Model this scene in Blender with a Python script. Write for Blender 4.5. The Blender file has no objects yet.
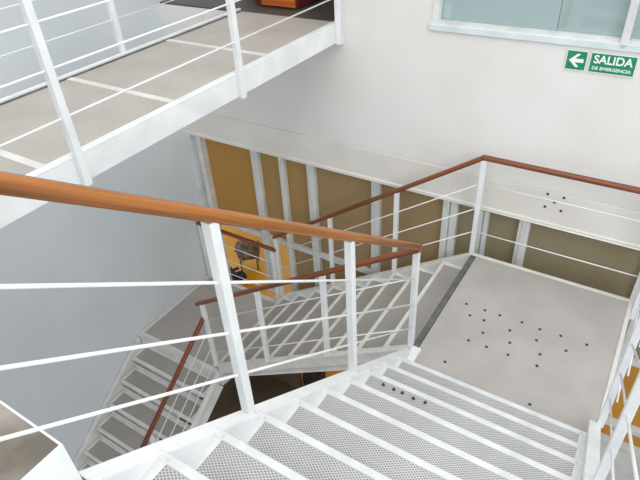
import bpy, bmesh, math, random
from mathutils import Vector, Matrix
random.seed(4)
C = bpy.context.scene.collection
ZO = 6.14            # camera height; all heights below are written relative to the camera

# ---------------------------------------------------------------- materials
def srgb(r, g, b):
    f = lambda c: (c/255/12.92 if c/255 <= .04045 else ((c/255+.055)/1.055)**2.4)
    return (f(r), f(g), f(b), 1)

def base(name):
    m = bpy.data.materials.new(name); m.use_nodes = True
    nt = m.node_tree; return m, nt, nt.nodes['Principled BSDF']

def N(nt, t, **kw):
    n = nt.nodes.new(t)
    for k, v in kw.items(): setattr(n, k, v)
    return n

def mottled(name, c1, c2, scale=4, rough=.5, bump=.0, bscale=60, stretch=(1,1,1), metal=0, detail=5, contrast=(.35,.65)):
    m, nt, b = base(name)
    tc = N(nt,'ShaderNodeTexCoord'); mp = N(nt,'ShaderNodeMapping'); mp.inputs['Scale'].default_value = stretch
    nt.links.new(tc.outputs['Object'], mp.inputs['Vector'])
    n = N(nt,'ShaderNodeTexNoise'); n.inputs['Scale'].default_value = scale; n.inputs['Detail'].default_value = detail
    nt.links.new(mp.outputs[0], n.inputs['Vector'])
    r = N(nt,'ShaderNodeValToRGB'); r.color_ramp.elements[0].position = contrast[0]; r.color_ramp.elements[1].position = contrast[1]
    r.color_ramp.elements[0].color = c1; r.color_ramp.elements[1].color = c2
    nt.links.new(n.outputs['Fac'], r.inputs[0]); nt.links.new(r.outputs[0], b.inputs['Base Color'])
    b.inputs['Roughness'].default_value = rough; b.inputs['Metallic'].default_value = metal
    if bump:
        n2 = N(nt,'ShaderNodeTexNoise'); n2.inputs['Scale'].default_value = bscale
        nt.links.new(mp.outputs[0], n2.inputs['Vector'])
        bp = N(nt,'ShaderNodeBump'); bp.inputs['Strength'].default_value = bump; bp.inputs['Distance'].default_value = .01
        nt.links.new(n2.outputs['Fac'], bp.inputs['Height']); nt.links.new(bp.outputs[0], b.inputs['Normal'])
    return m

def math_(nt, op, a, b=None, c=None):
    n = N(nt,'ShaderNodeMath', operation=op)
    for i, v in enumerate((a, b, c)):
        if v is None: continue
        if isinstance(v, (int, float)): n.inputs[i].default_value = v
        else: nt.links.new(v, n.inputs[i])
    return n.outputs[0]

def expanded(name, px, py, wire, col, solid=False, colgap=None, hole=0):
    """diamond pattern of expanded metal in object space; open where solid is False"""
    m, nt, b = base(name)
    tc = N(nt,'ShaderNodeTexCoord'); sp = N(nt,'ShaderNodeSeparateXYZ'); nt.links.new(tc.outputs['Object'], sp.inputs[0])
    u = math_(nt,'DIVIDE', sp.outputs[0], px); v = math_(nt,'DIVIDE', sp.outputs[1], py)
    a = math_(nt,'ADD', u, v); d = math_(nt,'SUBTRACT', u, v)
    fa = math_(nt,'ABSOLUTE', math_(nt,'SUBTRACT', math_(nt,'FRACT', a), .5))
    fd = math_(nt,'ABSOLUTE', math_(nt,'SUBTRACT', math_(nt,'FRACT', d), .5))
    mx = math_(nt,'MAXIMUM', fa, fd)
    strand = math_(nt,'GREATER_THAN', mx, .5 - wire)
    b.inputs['Roughness'].default_value = .5
    n = N(nt,'ShaderNodeTexNoise'); n.inputs['Scale'].default_value = 3; n.inputs['Detail'].default_value = 6
    nt.links.new(tc.outputs['Object'], n.inputs['Vector'])
    r = N(nt,'ShaderNodeValToRGB'); r.color_ramp.elements[0].position=.35; r.color_ramp.elements[1].position=.7
    r.color_ramp.elements[0].color = tuple(c*.80 for c in col[:3])+(1,); r.color_ramp.elements[1].color = col
    nt.links.new(n.outputs['Fac'], r.inputs[0])
    if solid:
        mix = N(nt,'ShaderNodeMix', data_type='RGBA')
        nt.links.new(strand, mix.inputs[0]); mix.inputs[6].default_value = colgap; nt.links.new(r.outputs[0], mix.inputs[7])
        nt.links.new(mix.outputs[2], b.inputs['Base Color'])
    else:
        mix = N(nt,'ShaderNodeMix', data_type='RGBA')
        nt.links.new(strand, mix.inputs[0]); mix.inputs[6].default_value = colgap; nt.links.new(r.outputs[0], mix.inputs[7])
        nt.links.new(mix.outputs[2], b.inputs['Base Color'])
        nt.links.new(math_(nt,'MAXIMUM', strand, hole), b.inputs['Alpha'])
    return m

def wood(name, c1, c2, rough=.35, scale=9):
    return mottled(name, c1, c2, scale=scale, rough=rough, stretch=(.12, 4.5, 4.5), detail=8, contrast=(.36,.62))

WHITE = mottled('white_enamel', srgb(226,228,228), srgb(240,241,240), 5, .38)
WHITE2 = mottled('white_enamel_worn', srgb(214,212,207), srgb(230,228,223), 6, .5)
TREADW = mottled('white_tread_paint', srgb(206,207,207), srgb(224,225,225), 8, .5)
FRAMEW = mottled('window_frame_paint', srgb(205,207,204), srgb(228,228,224), 6, .45)
WALLB = mottled('back_wall_plaster', srgb(224,221,216), srgb(232,230,226), 1.3, .85, .12, 45)
BEAM = mottled('beam_plaster', srgb(222,217,209), srgb(232,228,221), 2, .8, .08, 45)
WALLL = mottled('left_wall_plaster', srgb(212,219,223), srgb(221,226,229), 1.0, .8, .12, 40)
WOODN = wood('varnished_wood_light', srgb(112,62,24), srgb(172,108,50))
WOODR = wood('varnished_wood_red', srgb(98,50,28), srgb(140,78,44))
MESHN = expanded('expanded_steel_open', .0175, .0120, .17, srgb(206,206,205), colgap=srgb(130,128,126), hole=.86)
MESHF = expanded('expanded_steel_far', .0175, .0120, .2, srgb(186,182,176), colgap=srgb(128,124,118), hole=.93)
PLATE = expanded('landing_plate', .013, .013, .22, srgb(192,186,181), True, srgb(170,165,160))
WALKP = expanded('walkway_plate', .024, .024, .24, srgb(194,188,179), True, srgb(172,167,158))
CONC = mottled('floor_concrete', srgb(112,104,94), srgb(160,153,144), 5, .85, .3, 25, detail=10)
DARK = mottled('dark_rubber', srgb(84,84,84), srgb(110,110,108), 12, .7)
RUST = mottled('rusty_bolt', srgb(52,44,40), srgb(84,72,64), 40, .7)
AMBER = mottled('amber_floor', srgb(190,136,0), srgb(218,160,6), .8, .35, stretch=(1,1,1))
BROWNF = mottled('dark_brown_floor', srgb(92,76,60), srgb(116,98,78), 1.6, .6)
DGREY = mottled('dark_passage_floor', srgb(66,60,56), srgb(86,79,72), 3, .6)
SILL = mottled('sill_paint', srgb(204,214,216), srgb(220,227,228), 4, .5)
GREEN = mottled('sign_green', srgb(10,128,84), srgb(22,142,96), 20, .4)
SIGNW = mottled('sign_white', srgb(235,240,238), srgb(245,248,246), 20, .4)
ORANGEW = wood('orange_cabinet_wood', srgb(176,84,24), srgb(214,116,44))
REDW = wood('dark_red_wood', srgb(84,30,20), srgb(110,42,28))
TAUPE = mottled('grey_brown_fabric', srgb(84,74,64), srgb(150,138,124), 14, .9)
NAVY = mottled('navy_fabric', srgb(26,32,46), srgb(48,58,78), 16, .8)
BLACKF = mottled('dark_brown_fabric', srgb(34,24,24), srgb(62,46,44), 14, .9)

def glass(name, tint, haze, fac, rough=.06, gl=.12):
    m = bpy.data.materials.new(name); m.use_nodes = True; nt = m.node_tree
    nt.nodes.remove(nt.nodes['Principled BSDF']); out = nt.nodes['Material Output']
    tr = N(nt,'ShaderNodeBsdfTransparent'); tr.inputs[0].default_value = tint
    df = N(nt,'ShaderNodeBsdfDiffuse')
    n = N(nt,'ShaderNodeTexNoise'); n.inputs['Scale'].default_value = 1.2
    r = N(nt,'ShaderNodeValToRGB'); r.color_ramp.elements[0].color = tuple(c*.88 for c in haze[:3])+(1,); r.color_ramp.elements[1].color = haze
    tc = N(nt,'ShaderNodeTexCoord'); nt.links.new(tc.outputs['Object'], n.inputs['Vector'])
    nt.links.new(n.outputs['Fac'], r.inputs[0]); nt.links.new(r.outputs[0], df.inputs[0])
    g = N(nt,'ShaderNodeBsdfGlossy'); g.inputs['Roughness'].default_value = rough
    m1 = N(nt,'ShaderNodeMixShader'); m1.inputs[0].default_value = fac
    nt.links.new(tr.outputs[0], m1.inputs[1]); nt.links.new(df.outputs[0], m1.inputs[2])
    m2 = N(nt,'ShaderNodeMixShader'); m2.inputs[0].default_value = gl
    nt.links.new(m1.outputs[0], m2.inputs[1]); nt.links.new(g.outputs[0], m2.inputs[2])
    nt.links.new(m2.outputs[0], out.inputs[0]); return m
GLASSU = glass('upper_window_glass', (.80,.90,.90,1), srgb(186,206,206), .6)
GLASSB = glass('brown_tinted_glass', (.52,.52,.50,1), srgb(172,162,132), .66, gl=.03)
BAYS = [glass('glass_amber_glow_tint', (.66,.54,.34,1), srgb(206,162,92), .66, gl=.02), glass('glass_golden_glow_tint', (.60,.52,.38,1), srgb(196,162,108), .66, gl=.02), glass('glass_faint_glow_tint', (.56,.52,.42,1), srgb(186,162,122), .66, gl=.02), GLASSB]  # amber room's warm glow painted into the brown panes' colours, fading to the right

# ---------------------------------------------------------------- helpers
def link(name, me, mat, parent=None):
    o = bpy.data.objects.new(name, me)
    if mat is not None: me.materials.append(mat)
    C.objects.link(o)
    if parent is not None: o.parent = parent
    return o

def thing(name, label, cat, loc, group=None):
    o = bpy.data.objects.new(name, None); C.objects.link(o)
    o.location = (loc[0], loc[1], loc[2]+ZO); o.empty_display_size = .1
    o['label'] = label; o['category'] = cat
    if group: o['group'] = group
    return o

def off(parent):
    return Vector(parent.location) if parent is not None else Vector((0,0,0))

def finish(bm, name, mat, parent, smooth=False):
    bmesh.ops.recalc_face_normals(bm, faces=bm.faces)
    me = bpy.data.meshes.new(name); bm.to_mesh(me); bm.free()
    if smooth:
        for p in me.polygons: p.use_smooth = True
    return link(name, me, mat, parent)

def bbox(bm, x0, x1, y0, y1, z0, z1):
    vs = [bm.verts.new((x,y,z)) for z in (z0,z1) for y in (y0,y1) for x in (x0,x1)]
    for f in ((0,2,3,1),(4,5,7,6),(0,1,5,4),(2,6,7,3),(0,4,6,2),(1,3,7,5)): bm.faces.new([vs[i] for i in f])
    return vs

def bevel(o, w, seg=2):
    m = o.modifiers.new('bevel','BEVEL'); m.width = w; m.segments = seg; m.limit_method = 'ANGLE'; return o

def boxes(name, mat, parent, lst, bev=0, org=None):
    """one mesh of boxes given in camera-relative coordinates; origin at org or the first box's base"""
    b0 = lst[0]
    if org is None: org = ((b0[0]+b0[1])/2, (b0[2]+b0[3])/2, b0[4])
    bm = bmesh.new()
    for b in lst: bbox(bm, b[0]-org[0], b[1]-org[0], b[2]-org[1], b[3]-org[1], b[4]-org[2], b[5]-org[2])
    o = finish(bm, name, mat, parent)
    o.location = Vector((org[0], org[1], org[2]+ZO)) - off(parent)
    if bev: bevel(o, bev)
    return o

def struct(o): o['kind'] = 'structure'; return o

def frame_matrix(p0, p1, side):
    x = (p1-p0).normalized(); s = Vector(side); z = x.cross(s).normalized()
    if z.z < 0: z = -z
    y = z.cross(x).normalized()
    return Matrix((x, y, z)).transposed()

def prism(name, mat, parent, p0, p1, w, h, side=(1,0,0), round_=0, seg=3, rise=0):
    """bar of section w (side) x h (up) from p0 to p1, local X along it"""
    p0 = Vector(p0); p1 = Vector(p1); L = (p1-p0).length
    bm = bmesh.new(); bbox(bm, 0, L, -w/2, w/2, -h/2, h/2)
    o = finish(bm, name, mat, parent)
    o.rotation_euler = frame_matrix(p0, p1, side).to_euler()
    o.location = Vector((p0.x, p0.y, p0.z+ZO)) - off(parent)
    if round_:
        bevel(o, round_, seg)
        for p in o.data.polygons: p.use_smooth = True
        o.modifiers['bevel'].harden_normals = True if hasattr(o.modifiers['bevel'],'harden_normals') else False
    return o

def rod(name, mat, parent, p0, p1, r, seg=10):
    p0 = Vector(p0); p1 = Vector(p1); L = (p1-p0).length
    bm = bmesh.new()
    a = [bm.verts.new((0, r*math.cos(t), r*math.sin(t))) for t in [i*2*math.pi/seg for i in range(seg)]]
    b = [bm.verts.new((L, v.co.y, v.co.z)) for v in a]
    for i in range(seg): bm.faces.new((a[i], a[(i+1)%seg], b[(i+1)%seg], b[i]))
    bm.faces.new(a[::-1]); bm.faces.new(b)
    o = finish(bm, name, mat, parent, True)
    side = (1,0,0) if abs((p1-p0).normalized().x) < .9 else (0,1,0)
    o.rotation_euler = frame_matrix(p0, p1, side).to_euler()
    o.location = Vector((p0.x, p0.y, p0.z+ZO)) - off(parent)
    return o

def extrude_profile(name, mat, parent, pts, axis, a0, a1, org, bev=0):
    """polygon pts (u,z) extruded along axis 'X' or 'Y' between a0 and a1"""
    bm = bmesh.new(); r = []
    for a in (a0, a1):
        r.append([bm.verts.new(((a-org[0], u-org[1], z-org[2]) if axis == 'X' else (u-org[0], a-org[1], z-org[2]))) for u, z in pts])
    n = len(pts)
    for i in range(n): bm.faces.new((r[0][i], r[0][(i+1)%n], r[1][(i+1)%n], r[1][i]))
    bm.faces.new(r[0][::-1]); bm.faces.new(r[1])
    o = finish(bm, name, mat, parent)
    o.location = Vector((org[0], org[1], org[2]+ZO)) - off(parent)
    if bev: bevel(o, bev)
    return o

# ---------------------------------------------------------------- key dimensions (from the camera)
ZU, Z1, Z2, ZG = -1.165, -2.90, -4.42, -6.14
YW, XW = 3.84, -4.285
PW = .038          # square post

# ---------------------------------------------------------------- setting
def setting():
    # ground floor of the stairwell and the amber floor beyond the partition
    struct(boxes('floor', BROWNF, None, [(XW-.3, 3.6, -3.2, YW+.11, ZG-.2, ZG)]))
    struct(boxes('floor_beyond', AMBER, None, [(-11, 7, YW+.11, 13.5, ZG-.2, ZG)]))
    struct(boxes('wall_beyond', mottled('wall_beyond_paint', srgb(150,120,70), srgb(172,140,84), 1, .8), None, [(-11, 7, 13.5, 13.7, ZG, -2.4)]))
    struct(boxes('ceiling_beyond', BEAM, None, [(-11, 7, YW+.16, 13.7, -2.4, -2.3)]))
    struct(boxes('wall_left', WALLL, None, [(XW-.25, XW, -3.2, YW+.15, ZG, 1.9)]))
    # upper back wall with a passage opening (left) and a window opening
    wx0, wx1, wz0, wz1 = -1.535, 1.45, -1.105, .25
    px1 = -2.285; t0, t1 = YW+.006, YW+.18
    struct(boxes('wall_back', WALLB, None, [
        (XW, px1, t0, t1, -2.212, ZU-.02), (px1, wx0, t0, t1, -2.212, 1.9), (wx0, wx1, t0, t1, -2.212, wz0),
        (wx0, wx1, t0, t1, wz1, 1.9), (wx1, 3.6, t0, t1, -2.212, 1.9), (XW, px1, t0, t1, .95, 1.9)]))
    struct(extrude_profile('trim_1', BEAM, None, [(YW, -2.52), (YW-.012, -2.515), (YW-.012, -2.49), (YW, -2.48), (YW, -2.222), (YW+.012, -2.215), (YW+.18, -2.215), (YW+.18, -2.52)], 'X', XW, 3.6, (XW, YW, -2.52)))
    # passage beyond the walkway
    struct(boxes('floor_passage', DGREY, None, [(XW, px1-.012, YW+.012, YW+.18, ZU-.02, ZU-.008), (XW, px1+.3, YW+.18, 6.2, ZU-.16, ZU-.008)]))
    struct(boxes('wall_passage', mottled('passage_wall', srgb(74,60,52), srgb(94,78,68), 2, .7), None, [(-3.9, px1+.3, 4.62, 4.72, ZU, 1.2)]))
    struct(boxes('baseboard_passage', DGREY, None, [(-3.9, px1+.3, 4.6, 4.62, ZU, ZU+.1)]))
    # white metal edge trim on the corner of the opening
    struct(boxes('trim_2', WHITE, None, [(px1-.03, px1+.008, YW-.004, YW+.19, ZU-.17, .95)], .003))
    # upper window
    w = thing('window_1', 'x', 'x', ((wx0+wx1)/2, YW+.03, wz0))
    del w['label'], w['category']; struct(w)
    fr = boxes('window_frame', FRAMEW, w, [(wx0+.045, wx1-.045, YW+.002, YW+.1, wz0, wz0+.02), (wx0+.045, wx1-.045, YW+.002, YW+.1, wz1-.05, wz1), (wx0, wx0+.045, YW-.002, YW+.1, wz0, wz1), (wx1-.045, wx1, YW-.002, YW+.1, wz0, wz1)])
    boxes('mullion', FRAMEW, w, [(-.315, -.270, YW-.012, YW+.1, wz0-.03, wz1)], .004)
    boxes('mullion', FRAMEW, w, [(.70, .745, YW-.012, YW+.1, wz0-.03, wz1)], .004)
    boxes('window_sill', SILL, w, [(wx0-.02, wx1+.02, YW-.012, YW+.006, wz0-.045, wz0)], .004)
    for a, b in ((wx0+.045, -.703), (-.699, -.315), (-.270, .70), (.745, wx1-.045)):
        boxes('pane', GLASSU, w, [(a, b, YW+.05, YW+.056, wz0+.02, wz1-.05)])
    struct(boxes('wall_office', mottled('office_wall', srgb(150,170,172), srgb(178,196,196), 1.5, .7), None, [(-1.9, 2.4, 5.2, 5.3, -2.3, 1.6)]))
    struct(boxes('floor_office', DGREY, None, [(-1.9, 2.4, YW+.18, 5.2, -1.6, -1.5)]))
    # partition of glazed bays under the beam
    p = thing('window_2', 'x', 'x', (-2, YW, ZG)); del p['label'], p['category']; struct(p)
    d0, d1 = YW+.02, YW+.10
    ZP = -4.46
    def mull(x, wd, dbl=False):
        if dbl:
            boxes('mullion', FRAMEW, p, [(x-wd/2, x-.006, d0, d1, ZP, -2.52), (x+.006, x+wd/2, d0, d1, ZP, -2.52), (x-.01, x+.01, d0+.02, d1, ZP, -2.52)], .003)
        else:
            boxes('mullion', FRAMEW, p, [(x-wd/2, x+wd/2, d0, d1, ZP, -2.52), (x-wd*.12, x+wd*.12, d0-.015, d0+.01, ZP, -2.52)], .003)
    ms = [(-3.39,.09,0),(-3.05,.062,0),(-2.70,.085,0),(-1.99,.085,0),(-1.275,.13,1),(-.985,.08,1),(-.655,.085,0),(.285,.13,0),(1.1,.085,0),(2.0,.085,0),(2.9,.085,0)]
    for x, wd, dbl in ms: mull(x, wd, dbl)
    boxes('window_frame', FRAMEW, p, [(XW, XW+.05, d0-.03, d1, ZG, -2.52), (XW+.05, XW+.12, d0+.03, d1, ZG, -2.52), (XW+.12, XW+.165, d0-.01, d1, ZG, -2.52)], .003)
    for z, xa in ((-3.655, XW+.165), (-4.46, -2.98)):
        boxes('transom', FRAMEW, p, [(xa, 3.5, d0+.005, d1-.01, z, z+.055)], .003)
    boxes('transom', FRAMEW, p, [(-.61, 3.5, d0+.005, d1-.01, -4.72, -4.66)], .003)
    struct(boxes('wall_lower', BROWNF, None, [(XW, -3.14, YW+.02, YW+.1, ZG, -4.85)]))
    tb = bpy.data.objects['trim_1']
    bolt = None
    for x, z in ((-.532,-2.241),(-.415,-2.242),(-.473,-2.298),(-.532,-2.353),(-.415,-2.357)):
        if bolt is None:
            bm = bmesh.new(); bmesh.ops.create_cone(bm, cap_ends=True, segments=10, radius1=.011, radius2=.008, depth=.006, matrix=Matrix.Rotation(math.pi/2, 4, 'X'))
            o = bolt = finish(bm, 'bolt', RUST, tb)
        else:
            o = bolt.copy(); C.objects.link(o)
        o.location = Vector((x, YW-.003, z+ZO)) - off(tb)
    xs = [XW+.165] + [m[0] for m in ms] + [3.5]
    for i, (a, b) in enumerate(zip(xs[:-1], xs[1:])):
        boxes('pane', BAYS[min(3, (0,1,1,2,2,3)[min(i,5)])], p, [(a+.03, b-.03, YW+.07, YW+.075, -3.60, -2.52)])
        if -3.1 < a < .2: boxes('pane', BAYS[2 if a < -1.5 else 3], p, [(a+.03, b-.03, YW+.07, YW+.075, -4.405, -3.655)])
        if a > -1: boxes('lower_panel', WHITE2, p, [(a, b, YW+.06, YW+.075, ZG, -4.70)])
setting()

# ---------------------------------------------------------------- stair parts
def tread_part(parent, loc, W, D, mesh_mat, mat, rot=0, rear=.018, nose=.031, endw=.035, bolts=True, proto=[]):
    """tread > nosing, mesh_panel; origin at the middle of its nosing edge, depth runs to local -Y"""
    bm = bmesh.new()
    t = .006
    bbox(bm, -W/2, -W/2+endw, -D, -nose, -t, 0); bbox(bm, W/2-endw, W/2, -D, -nose, -t, 0)
    bbox(bm, -W/2, W/2, -D-(.018 if rear < .02 else 0), -D+(0 if rear < .02 else rear), -t, .001)
    if rear > .02: bbox(bm, -W/2, W/2, -D-.004, -D, -t, .06)
    bbox(bm, -W/2, -W/2+.005, -D, 0, -.045, -t); bbox(bm, W/2-.005, W/2, -D, 0, -.045, -t)
    o = finish(bm, 'tread', mat, parent)
    o.location = Vector((loc[0], loc[1], loc[2]+ZO)) - off(parent); o.rotation_euler = (0,0,rot)
    bm = bmesh.new(); bbox(bm, -W/2-.012, W/2, -nose, 0, -t, .001); bbox(bm, -W/2, W/2, -.006, 0, -.036, -t)
    if bolts:
        for bx_ in (-W/2+.03, W/2-.03):
            bmesh.ops.create_cone(bm, cap_ends=True, segments=8, radius1=.008, radius2=.006, depth=.006, matrix=Matrix.Translation((bx_, -nose/2, .004)))
    n = finish(bm, 'nosing', mat, o); bevel(n, .002, 1)
    bm = bmesh.new()
    vs = [bm.verts.new(v) for v in ((-W/2+endw,-D,-.003),(W/2-endw,-D,-.003),(W/2-endw,-nose,-.003),(-W/2+endw,-nose,-.003))]
    bm.faces.new(vs); m = finish(bm, 'mesh_panel', mesh_mat, o)
    return o

def copy_tree(o, parent):
    c = o.copy(); C.objects.link(c); c.parent = parent
    for ch in o.children:
        d = ch.copy(); C.objects.link(d); d.parent = c
    return c

def flight(label, org, W, n, g, r, direction, mesh_mat, mat, first_nose, group='steel stair flights', rear=.018):
    """direction: unit (dx,dy) going down; first_nose: position of the middle of the first tread's nosing"""
    f = thing('stair_flight', label, 'stairs', org, group)
    rot = math.atan2(direction[1], direction[0]) - math.pi/2
    o = tread_part(f, first_nose, W, g+.004, mesh_mat, mat, rot, rear)
    for k in range(1, n):
        c = copy_tree(o, f)
        c.location = o.location + Vector((direction[0]*g*k, direction[1]*g*k, -r*k))
    return f

def stringer(name, f, mat, axis, a0, a1, u0, z0, u1, z1, depth, flange, inner, ends='v'):
    """channel: web plate plus top flange; u runs along the slope from (u0,z0) to (u1,z1)"""
    org = ((a0+a1)/2, u0, z0-depth) if axis == 'X' else (u0, (a0+a1)/2, z0-depth)
    bm = bmesh.new()
    def slab(b0, b1, dz0, dz1):
        r = []
        for a in (b0, b1):
            pts = [(u0, z0+dz1), (u1, z1+dz1), (u1, z1+dz0), (u0, z0+dz0)]
            r.append([bm.verts.new(((a-org[0], u-org[1], z-org[2]) if axis == 'X' else (u-org[0], a-org[1], z-org[2]))) for u, z in pts])
        for i in range(4): bm.faces.new((r[0][i], r[0][(i+1)%4], r[1][(i+1)%4], r[1][i]))
        bm.faces.new(r[0][::-1]); bm.faces.new(r[1])
    t = .008
    slab(a0, a1, -t, 0); slab(a0, a1, -depth, -depth+t)
    web = (a1-t, a1) if inner > 0 else (a0, a0+t)
    slab(web[0], web[1], -depth+t, -t)
    o = finish(bm, name, mat, f)
    o.location = Vector((org[0], org[1], org[2]+ZO)) - off(f)
    bevel(o, .003, 1)
    return o

# flight one: from the upper floor down to the square landing, running away from the camera
r1, g1 = .1577, .217
F1 = flight('white steel flight of mesh treads nearest the camera, down to the square landing', (-.4, .1, Z1), 1.145, 10, g1, r1, (0,1), MESHN, TREADW, (-.4125, .317, ZU-r1))
s1 = r1/g1
def z1(y): return ZU - s1*(y-.10)
stringer('stringer', F1, WHITE, 'X', -1.045, -.985, .312, z1(.312)-.006, 2.50, z1(2.50)-.006, .21, .06, 1)
stringer('stringer', F1, WHITE, 'X', .160, .222, .02, z1(.02)+.03, 2.47, z1(2.47)+.03, .24, .06, -1)

# flight two: from the square landing down to the left, away to the lower landing
r2, g2 = .152, .232
F2 = flight('middle white steel flight of grey treads running left below the square landing', (-2, 3.1, Z2), 1.15, 9, g2, r2, (-1,0), MESHF, WHITE2, (-1.01-g2, 3.125, Z1-r2))
s2 = r2/g2
def z2(x): return Z1 - s2*(-1.01-x)
stringer('stringer', F2, WHITE2, 'Y', 2.49, 2.55, -1.0, z2(-1.0), -3.10, z2(-3.10), .18, .06, 1)
stringer('stringer', F2, WHITE2, 'Y', 3.70, 3.76, -1.0, z2(-1.0), -3.10, z2(-3.10), .20, .06, -1)

# flight three: from the lower landing down towards the camera along the left wall
r3, g3 = .1564, .224
F3 = flight('lowest white steel flight running down along the blue-grey left wall', (-3.7, 1.5, ZG), 1.075, 10, g3, r3, (0,-1), MESHF, WHITE2, (-3.69, 2.53-g3, Z2-r3), rear=.03)
s3 = r3/g3
def z3(y): return Z2 - s3*(2.53-y)
stringer('stringer', F3, WHITE2, 'X', XW+.005, XW+.05, 2.49, z3(2.49)+.02, .09, z3(.09)+.02, .2, .05, 1)
stringer('stringer', F3, WHITE2, 'X', -3.14, -3.08, 2.53, z3(2.53)+.0, .09, z3(.09)+.0, .2, .06, -1)

# ---------------------------------------------------------------- landings
L = thing('stair_landing', 'square grey steel landing with small dark bolts and white edge frame', 'landing', (-.4, 3.0, Z1), 'stair landings')
lp = boxes('floor_plate', PLATE, L, [(-.955, .204, 2.27, 3.708, Z1-.012, Z1)])
boxes('edge_frame', WHITE2, L, [(-1.01, .232, 3.708, 3.74, Z1-.20, Z1+.006), (.204, .232, 2.42, 3.708, Z1-.20, Z1+.006), (-1.01, -.955, 2.49, 3.70, Z1-.2, Z1-.013), (-.955, .165, 2.24, 2.27, Z1-.2, Z1-.013)], .003)
boxes('edge_strip', DARK, L, [(-1.005, -.962, 2.50, 3.70, Z1-.012, Z1+.004)])
boxes('corner_plate', WHITE, L, [(-1.0, -.935, 2.35, 2.53, Z1-.012, Z1+.008)], .003)
def bolts(parent, pts, z, rr=.011):
    bm = bmesh.new(); bmesh.ops.create_cone(bm, cap_ends=True, segments=8, radius1=rr, radius2=rr*.7, depth=.008)
    first = finish(bm, 'bolt', RUST, parent)
    for i, (x, y) in enumerate(pts):
        o = first if i == 0 else first.copy()
        if i: C.objects.link(o)
        o.parent = parent; o.location = Vector((x, y, z+.003+ZO)) - off(parent)
BOLTS = []
BOLTS = [(-0.826, 3.115), (-0.683, 3.113), (-0.761, 3.009), (-0.655, 3.008), (-0.572, 3.114), (-0.413, 3.119), (-0.285, 3.111), (-0.144, 3.117), (0.027, 3.116), (-0.621, 2.884), (-0.464, 2.999), (-0.278, 2.993), (-0.684, 2.766), (-0.556, 2.767), (-0.429, 2.882), (-0.082, 2.992), (-0.408, 2.767), (-0.224, 2.876), (-0.215, 2.765), (-0.752, 2.502), (-0.172, 2.436)]
bolts(L, BOLTS, Z1)
TB = []
TB = [(-0.858, 1.779), (-0.795, 1.779), (-0.746, 1.78), (-0.68, 1.777), (-0.615, 1.782)]
bolts(F1, TB, ZU-8*r1, .010)

L = thing('stair_landing', 'lower grey landing in the left corner against the blue-grey wall', 'landing', (-3.7, 3.1, Z2), 'stair landings')
boxes('floor_plate', PLATE, L, [(XW+.05, -3.10, 2.57, 3.68, Z2-.012, Z2)])
boxes('edge_frame', WHITE2, L, [(XW+.005, -3.07, 3.68, 3.73, Z2-.18, Z2+.012), (XW+.005, XW+.05, 2.5, 3.68, Z2-.18, Z2+.012), (XW+.05, -3.08, 2.53, 2.57, Z2-.18, Z2+.004), (-3.10, -3.07, 2.57, 3.68, Z2-.18, Z2-.0)], .003)

L = thing('floor_slab', 'worn concrete floor corner with white fascia at the lower left of the view', 'floor slab', (-2.2, -.6, ZU-.16))
boxes('concrete_top', CONC, L, [(XW+.01, -1.016, -2.4, .299, ZU-.14, ZU-.001)])
boxes('fascia', WHITE, L, [(XW+.01, -1.010, .299, .305, ZU-.30, ZU), (-1.016, -1.010, -2.4, .299, ZU-.30, ZU)], 0)
boxes('soffit', WALLB, L, [(XW+.01, -1.016, -2.4, .299, ZU-.30, ZU-.14)])

# ---------------------------------------------------------------- walkway
WX0, WX1 = -3.28, -2.312
L = thing('walkway', 'upper steel walkway of perforated grey panels with white side beams', 'walkway', ((WX0+WX1)/2, 1.8, ZU-.16))
ys = [.285, 1.20, 2.06, 2.95, YW+.02]
for a, b in zip(ys[:-1], ys[1:]):
    boxes('floor_panel', WALKP, L, [(WX0, WX1-.05, a+.022, b-.022, ZU-.03, ZU-.004)])
for y in ys[1:-1]:
    boxes('cross_bar', WHITE2, L, [(WX0, WX1-.05, y-.022, y+.022, ZU-.05, ZU)])
boxes('side_beam', WHITE, L, [(WX1-.05, WX1, .285, YW+.03, ZU-.015, ZU-.0), (WX1-.012, WX1, .285, YW+.03, ZU-.152, ZU-.015)], .003)
boxes('side_beam', WHITE, L, [(WX0-.055, WX0-.02, .285, YW+.02, ZU-.17, ZU+.015)], .003)
boxes('edge_gap', DARK, L, [(WX0-.016, WX0, .285, YW+.02, ZU-.05, ZU+.003)])

# ---------------------------------------------------------------- railings
GR = 'white steel railings'
def railing(label, axis, c, u0, u1, zf, slope_posts, rail, rods, wmat, post_mat=WHITE, rod_r=.0055, foot=None, gap=.026, w=.048, h=.042, rod_range=None, ends=None, off_post=0):
    """axis 'Y': the run lies in the plane X=c, u is Y; axis 'X': plane Y=c, u is X.
       rail: (u0,z0,u1,z1) centre line of the handrail; slope_posts: list of u; foot(u): foot height; rods: drops below the rail"""
    P = (lambda u, z: (c, u, z)) if axis == 'Y' else (lambda u, z: (u, c, z))
    side = (1,0,0) if axis == 'Y' else (0,1,0)
    t = thing('stair_railing', label, 'railing', P(slope_posts[0], foot(slope_posts[0])), GR)
    s = (rail[3]-rail[1])/(rail[2]-rail[0]); rz = lambda u: rail[1]+s*(u-rail[0])
    if wmat: prism('handrail', wmat, t, P(rail[0], rail[1]), P(rail[2], rail[3]), w, h, side, .012)
    for u in slope_posts:
        z0 = foot(u); z1_ = rz(u)-h*.45
        if axis == 'Y': b = (c-PW/2, c+PW/2, u-PW/2, u+PW/2, z0, z1_)
        else: b = (u-PW/2, u+PW/2, c-PW/2, c+PW/2, z0, z1_)
        boxes('post', post_mat, t, [b], .003)
    a, b = rod_range or (min(slope_posts), max(slope_posts))
    for d in rods:
        rod('rod', post_mat, t, P(a, rz(a)-d), P(b, rz(b)-d), rod_r)
    return t

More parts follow.
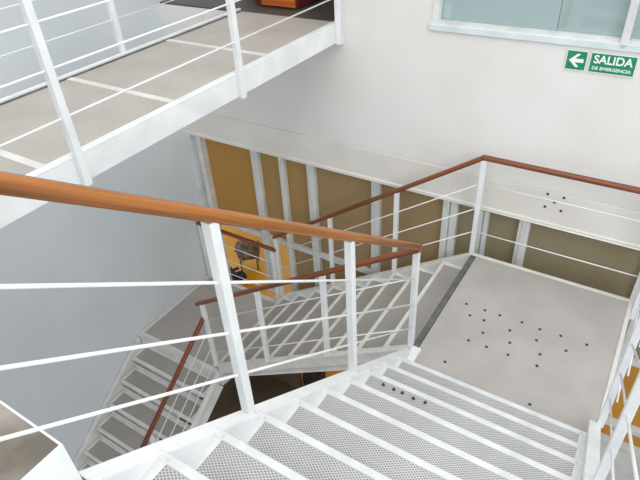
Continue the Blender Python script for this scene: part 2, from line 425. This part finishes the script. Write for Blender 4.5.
# left of flight one: the big railing across the picture
rA = lambda y: -.862 - .735*(y-.93)
railing('white railing with the longest handrail, crossing the foreground', 'Y', -1.02, 0, 0, 0, [.12, .93, 1.73, 2.54],
        (-.25, rA(-.25), 2.575, rA(2.575)), (.258, .482, .695), WOODN, foot=lambda y: max(min(z1(y), ZU), Z1)-.012*(y>.3))
# right of flight one
railing('white railing on the right side of the nearest flight', 'Y', .218, 0, 0, 0, [.05, .86, 1.66, 2.46],
        (-.05, z1(-.05)+.93, 2.50, z1(2.50)+.93), (.235, .455, .675), WOODN, foot=lambda y: z1(y)+.02)
# square landing: back and right side
railing('white railing along the back of the square landing under the beam', 'X', 3.725, 0, 0, 0, [-1.005, .222],
        (-1.03, -1.994, .24, -1.994), (.225, .45, .675), WOODR, w=.043, h=.036, foot=lambda x: Z1-.01, rod_r=.005)
railing('white railing along the right edge of the square landing', 'Y', .256, 0, 0, 0, [3.66],
        (2.50, -1.994, 3.70, -1.994), (.225, .45, .675), WOODR, w=.043, h=.036, foot=lambda x: Z1-.10, rod_r=.005, rod_range=(2.5, 3.66))
# flight two, back and front
rB = lambda x: -1.994 - .685*(-1.01-x)
railing('white railing behind the middle flight, close to the glazed partition', 'X', 3.725, 0, 0, 0, [-1.71, -2.41, -3.12],
        (-1.0, rB(-1.0), -3.15, rB(-3.15)), (.225, .45, .675), WOODR, w=.043, h=.036, foot=lambda x: z2(x)-.01, rod_r=.005, rod_range=(-3.12, -1.0))
rC = lambda x: -2.045 - .655*(-1.0-x)
railing('white railing in front of the middle flight', 'X', 2.52, 0, 0, 0, [-1.72, -2.38, -3.09],
        (-.99, rC(-.99), -3.17, rC(-3.17)), (.225, .45, .675), WOODR, w=.043, h=.036, foot=lambda x: z2(x)-.01, rod_r=.005, rod_range=(-3.09, -1.02))
# lower landing back
railing('short white railing at the back of the lower landing', 'X', 3.70, 0, 0, 0, [-3.17, -4.24],
        (-3.12, -3.61, XW+.01, -3.61), (.2, .42, .63), WOODR, w=.043, h=.036, foot=lambda x: Z2-.0, rod_r=.005)
# flight three
rD = lambda y: -3.60 - .74*(2.53-y)
railing('white railing beside the lowest flight, handrail running down to the left', 'Y', -3.11, 0, 0, 0, [1.6, .8, .12],
        (2.53, rD(2.53), .05, rD(.05)), (.2, .42, .63), WOODR, w=.043, h=.036, foot=lambda y: z3(y)-.012, rod_r=.005, rod_range=(.12, 2.50))
# walkway, near and far side
railing('white railing on the near side of the upper walkway', 'Y', WX1+.020, 0, 0, 0, [.4, 1.355, 2.59, 3.80],
        (.3, ZU+.93, 3.82, ZU+.93), (.32, .515, .735), WOODN, foot=lambda y: ZU-.16)
railing('white railing on the far side of the upper walkway', 'Y', WX0-.078, 0, 0, 0, [.5, 1.55, 2.58, 3.78],
        (.3, ZU+.93, 3.80, ZU+.93), (.22, .46, .70), WOODN, foot=lambda y: ZU-.12, rod_r=.004)

# ---------------------------------------------------------------- sign
def sign():
    # arrow plate and text plate
    s = thing('exit_sign', 'small green emergency exit sign with white arrow and lettering', 'sign', (-.42, YW+.03, -1.30))
    tilt = 0
    y = YW-.004
    zt, zb = -1.179, -1.297
    x0, x1 = -.598, -.480
    a = boxes('arrow_plate', GREEN, s, [(x0, x1, y, y+.008, zb, zt)], .001)
    def rim(xa, xb, par):
        t = .004
        boxes('border', SIGNW, par, [(xa-t, xb+t, y-.0008, y+.006, zt, zt+t), (xa-t, xb+t, y-.0008, y+.006, zb-t, zb), (xa-t, xa, y-.0008, y+.006, zb, zt), (xb, xb+t, y-.0008, y+.006, zb, zt)])
    rim(x0, x1, s)
    bm = bmesh.new(); cx, cz = (x0+x1)/2, (zt+zb)/2; k = .042
    poly = [(-1.05,0),(.02,1.0),(.42,1.0),(.42,.86),(-.22,.28),(1.05,.28),(1.05,-.28),(-.22,-.28),(.42,-.86),(.42,-1.0),(.02,-1.0)]
    fv = [bm.verts.new((px*k, 0, pz*k)) for px, pz in poly]; bv = [bm.verts.new((px*k, .002, pz*k)) for px, pz in poly]
    bm.faces.new(fv); n = len(poly)
    for i in range(n): bm.faces.new((fv[i], bv[i], bv[(i+1)%n], fv[(i+1)%n]))
    ar = finish(bm, 'arrow', SIGNW, s); ar.location = Vector((cx, y-.002, cz+ZO)) - off(s)
    x2, x3 = -.455, -.197
    boxes('text_plate', GREEN, s, [(x2, x3, y, y+.008, zb, zt)], .001); rim(x2, x3, s)
    def text(body, size, cx, cz, width):
        cu = bpy.data.curves.new('lettering', 'FONT'); cu.body = body; cu.size = size; cu.extrude = .0006
        cu.align_x = 'CENTER'; cu.align_y = 'CENTER'; cu.offset = size*.022
        o = bpy.data.objects.new('lettering', cu); C.objects.link(o)
        bpy.context.view_layer.update()
        me = bpy.data.meshes.new_from_object(o.evaluated_get(bpy.context.evaluated_depsgraph_get()))
        bpy.data.objects.remove(o)
        xs_ = [v.co.x for v in me.vertices]; w0 = max(xs_)-min(xs_)
        for v in me.vertices: v.co.x *= width/w0
        t = link('lettering', me, SIGNW, s); t.rotation_euler = (math.pi/2, 0, 0)
        t.location = Vector((cx, y-.0012, cz+ZO)) - off(s)
    text('SALIDA', .070, (x2+x3)/2, -1.218, .225)
    text('DE EMERGENCIA', .028, (x2+x3)/2, -1.272, .225)
sign()

# ---------------------------------------------------------------- things seen beyond
def blob(name, mat, parent, loc, sc, rot=(0,0,0), sub=2, power=1, noise=0):
    bm = bmesh.new(); bmesh.ops.create_cube(bm, size=2)
    bmesh.ops.subdivide_edges(bm, edges=bm.edges[:], cuts=4, use_grid_fill=True)
    for v in bm.verts:
        d = v.co.normalized(); q = v.co.lerp(d*1.15, .62)
        q *= 1+noise*(random.random()-.5); v.co = Vector((q.x*sc[0], q.y*sc[1], q.z*sc[2]))
    o = finish(bm, name, mat, parent, True); o.rotation_euler = rot
    o.location = Vector((loc[0], loc[1], loc[2]+ZO)) - off(parent)
    m = o.modifiers.new('s','SUBSURF'); m.levels = 1; m.render_levels = 1
    return o

def armchair(name, label, x, y, rz, m1, s=1.0):
    t = thing(name, label, 'chair', (x, y, ZG))
    blob('seat', m1, t, (x, y, ZG+.42*s), (.27*s, .27*s, .08*s), (0,0,rz))
    dx, dy = math.cos(rz), math.sin(rz)
    blob('backrest', m1, t, (x-dx*.27*s, y-dy*.27*s, ZG+.72*s), (.06*s, .25*s, .24*s), (0,.12,rz))
    for sg in (-1,1):
        for fb in (-1,1):
            lx = x+dx*.2*s*fb-dy*.2*s*sg; ly = y+dy*.2*s*fb+dx*.2*s*sg
            rod('leg', DARK, t, (lx, ly, ZG), (lx, ly, ZG+.38*s), .014)
        ax = x-dy*.27*s*sg; ay = y+dx*.27*s*sg
        prism('armrest', m1, t, (ax-dx*.2*s, ay-dy*.2*s, ZG+.62*s), (ax+dx*.16*s, ay+dy*.16*s, ZG+.62*s), .05, .035, (-dy, dx, 0), .01)
    return t
armchair('armchair', 'grey-brown chair on the bright yellow floor beyond the partition', -5.45, 5.72, 2.2, TAUPE, .72)
armchair('armchair', 'dark navy chair on the bright yellow floor beyond the partition', -5.28, 5.22, 1.2, NAVY, .42)
bag = thing('duffel_bag', 'dark brown bag on the lower floor, glimpsed under the middle flight', 'bag', (-3.04, 4.10, ZG))
blob('body', BLACKF, bag, (-3.04, 4.10, ZG+.14), (.15, .22, .13), (0,0,.5), noise=.08)
for dx in (-.05, .05):
    for k in range(6):
        a0, a1 = math.pi*k/6, math.pi*(k+1)/6
        if k == 0: hb = bmesh.new()
        for (a, b) in ((a0, a1),):
            p, q = Vector((dx, .09*math.cos(a), .07*math.sin(a))), Vector((dx, .09*math.cos(b), .07*math.sin(b)))
            bmesh.ops.create_cone(hb, cap_ends=True, segments=6, radius1=.009, radius2=.009, depth=(q-p).length*1.15, matrix=Matrix.Translation((p+q)/2) @ (q-p).to_track_quat('Z','Y').to_matrix().to_4x4())
    h = finish(hb, 'handle', DARK, bag, True); h.rotation_euler = (0,0,.5); h.location = Vector((-3.04, 4.10, ZG+.26+ZO)) - off(bag)


cb = thing('wooden_cabinet', 'orange-brown wooden cabinet at the far end of the upper walkway', 'cabinet', (-3.0, 4.25, ZU-.01))
boxes('carcass', REDW, cb, [(-3.30, -2.84, 4.06, 4.5, ZU+.0, ZU+.95)], .004)
boxes('door', ORANGEW, cb, [(-3.22, -2.86, 4.045, 4.06, ZU+.01, ZU+.92)], .003)
boxes('plinth', DARK, cb, [(-3.28, -2.86, 4.08, 4.48, ZU-.008, ZU+.0)])

# ---------------------------------------------------------------- camera
R0 = Vector((0.8458505764893549, 0.5308095483687313, -0.052706978790382865))
R1 = Vector((0.2773413347530945, -0.5220354102717862, -0.8065735022053104))
R2 = Vector((-0.4556518257288106, 0.6676228379728718, -0.5887793813705183))
cam = bpy.data.cameras.new('camera'); co = bpy.data.objects.new('camera', cam); C.objects.link(co)
co.matrix_world = Matrix.Translation((0,0,ZO)) @ Matrix((R0, -R1, -R2)).transposed().to_4x4()
cam.sensor_width = 36; cam.lens = 550.56*36/640; cam.clip_start = .02
bpy.context.scene.camera = co

# ---------------------------------------------------------------- light
def area(name, loc, target, size, power, col):
    l = bpy.data.lights.new(name, 'AREA'); l.shape = 'RECTANGLE'; l.size, l.size_y = size; l.energy = power; l.color = col
    o = bpy.data.objects.new(name, l); C.objects.link(o); o.location = (loc[0], loc[1], loc[2]+ZO)
    d = Vector(target)-Vector(loc); o.rotation_euler = d.to_track_quat('-Z','Y').to_euler(); return o
area('skylight', (-.8, 1.2, 2.8), (-1.0, 1.6, -3), (4.5, 4), 120, (1, .985, .96))
area('side_window_light', (3.4, .2, .6), (-1.8, 2.6, -1.8), (2.6, 2.6), 90, (.90,.96,1))
area('room_light_beyond', (-6.5, 8.0, -2.6), (-6.0, 7.2, -6), (5, 3), 85, (1,1,.97))
area('room_light_beyond_right', (1.5, 8.5, -2.6), (1.0, 8.0, -6), (5, 3), 60, (1,.95,.85))
w = bpy.data.worlds.new('world'); bpy.context.scene.world = w; w.use_nodes = True
bg = w.node_tree.nodes['Background']; bg.inputs[0].default_value = (.93,.965,1,1); bg.inputs[1].default_value = .95
vs = bpy.context.scene.view_settings
vs.view_transform = 'Standard'; vs.look = 'None'; vs.exposure = 0
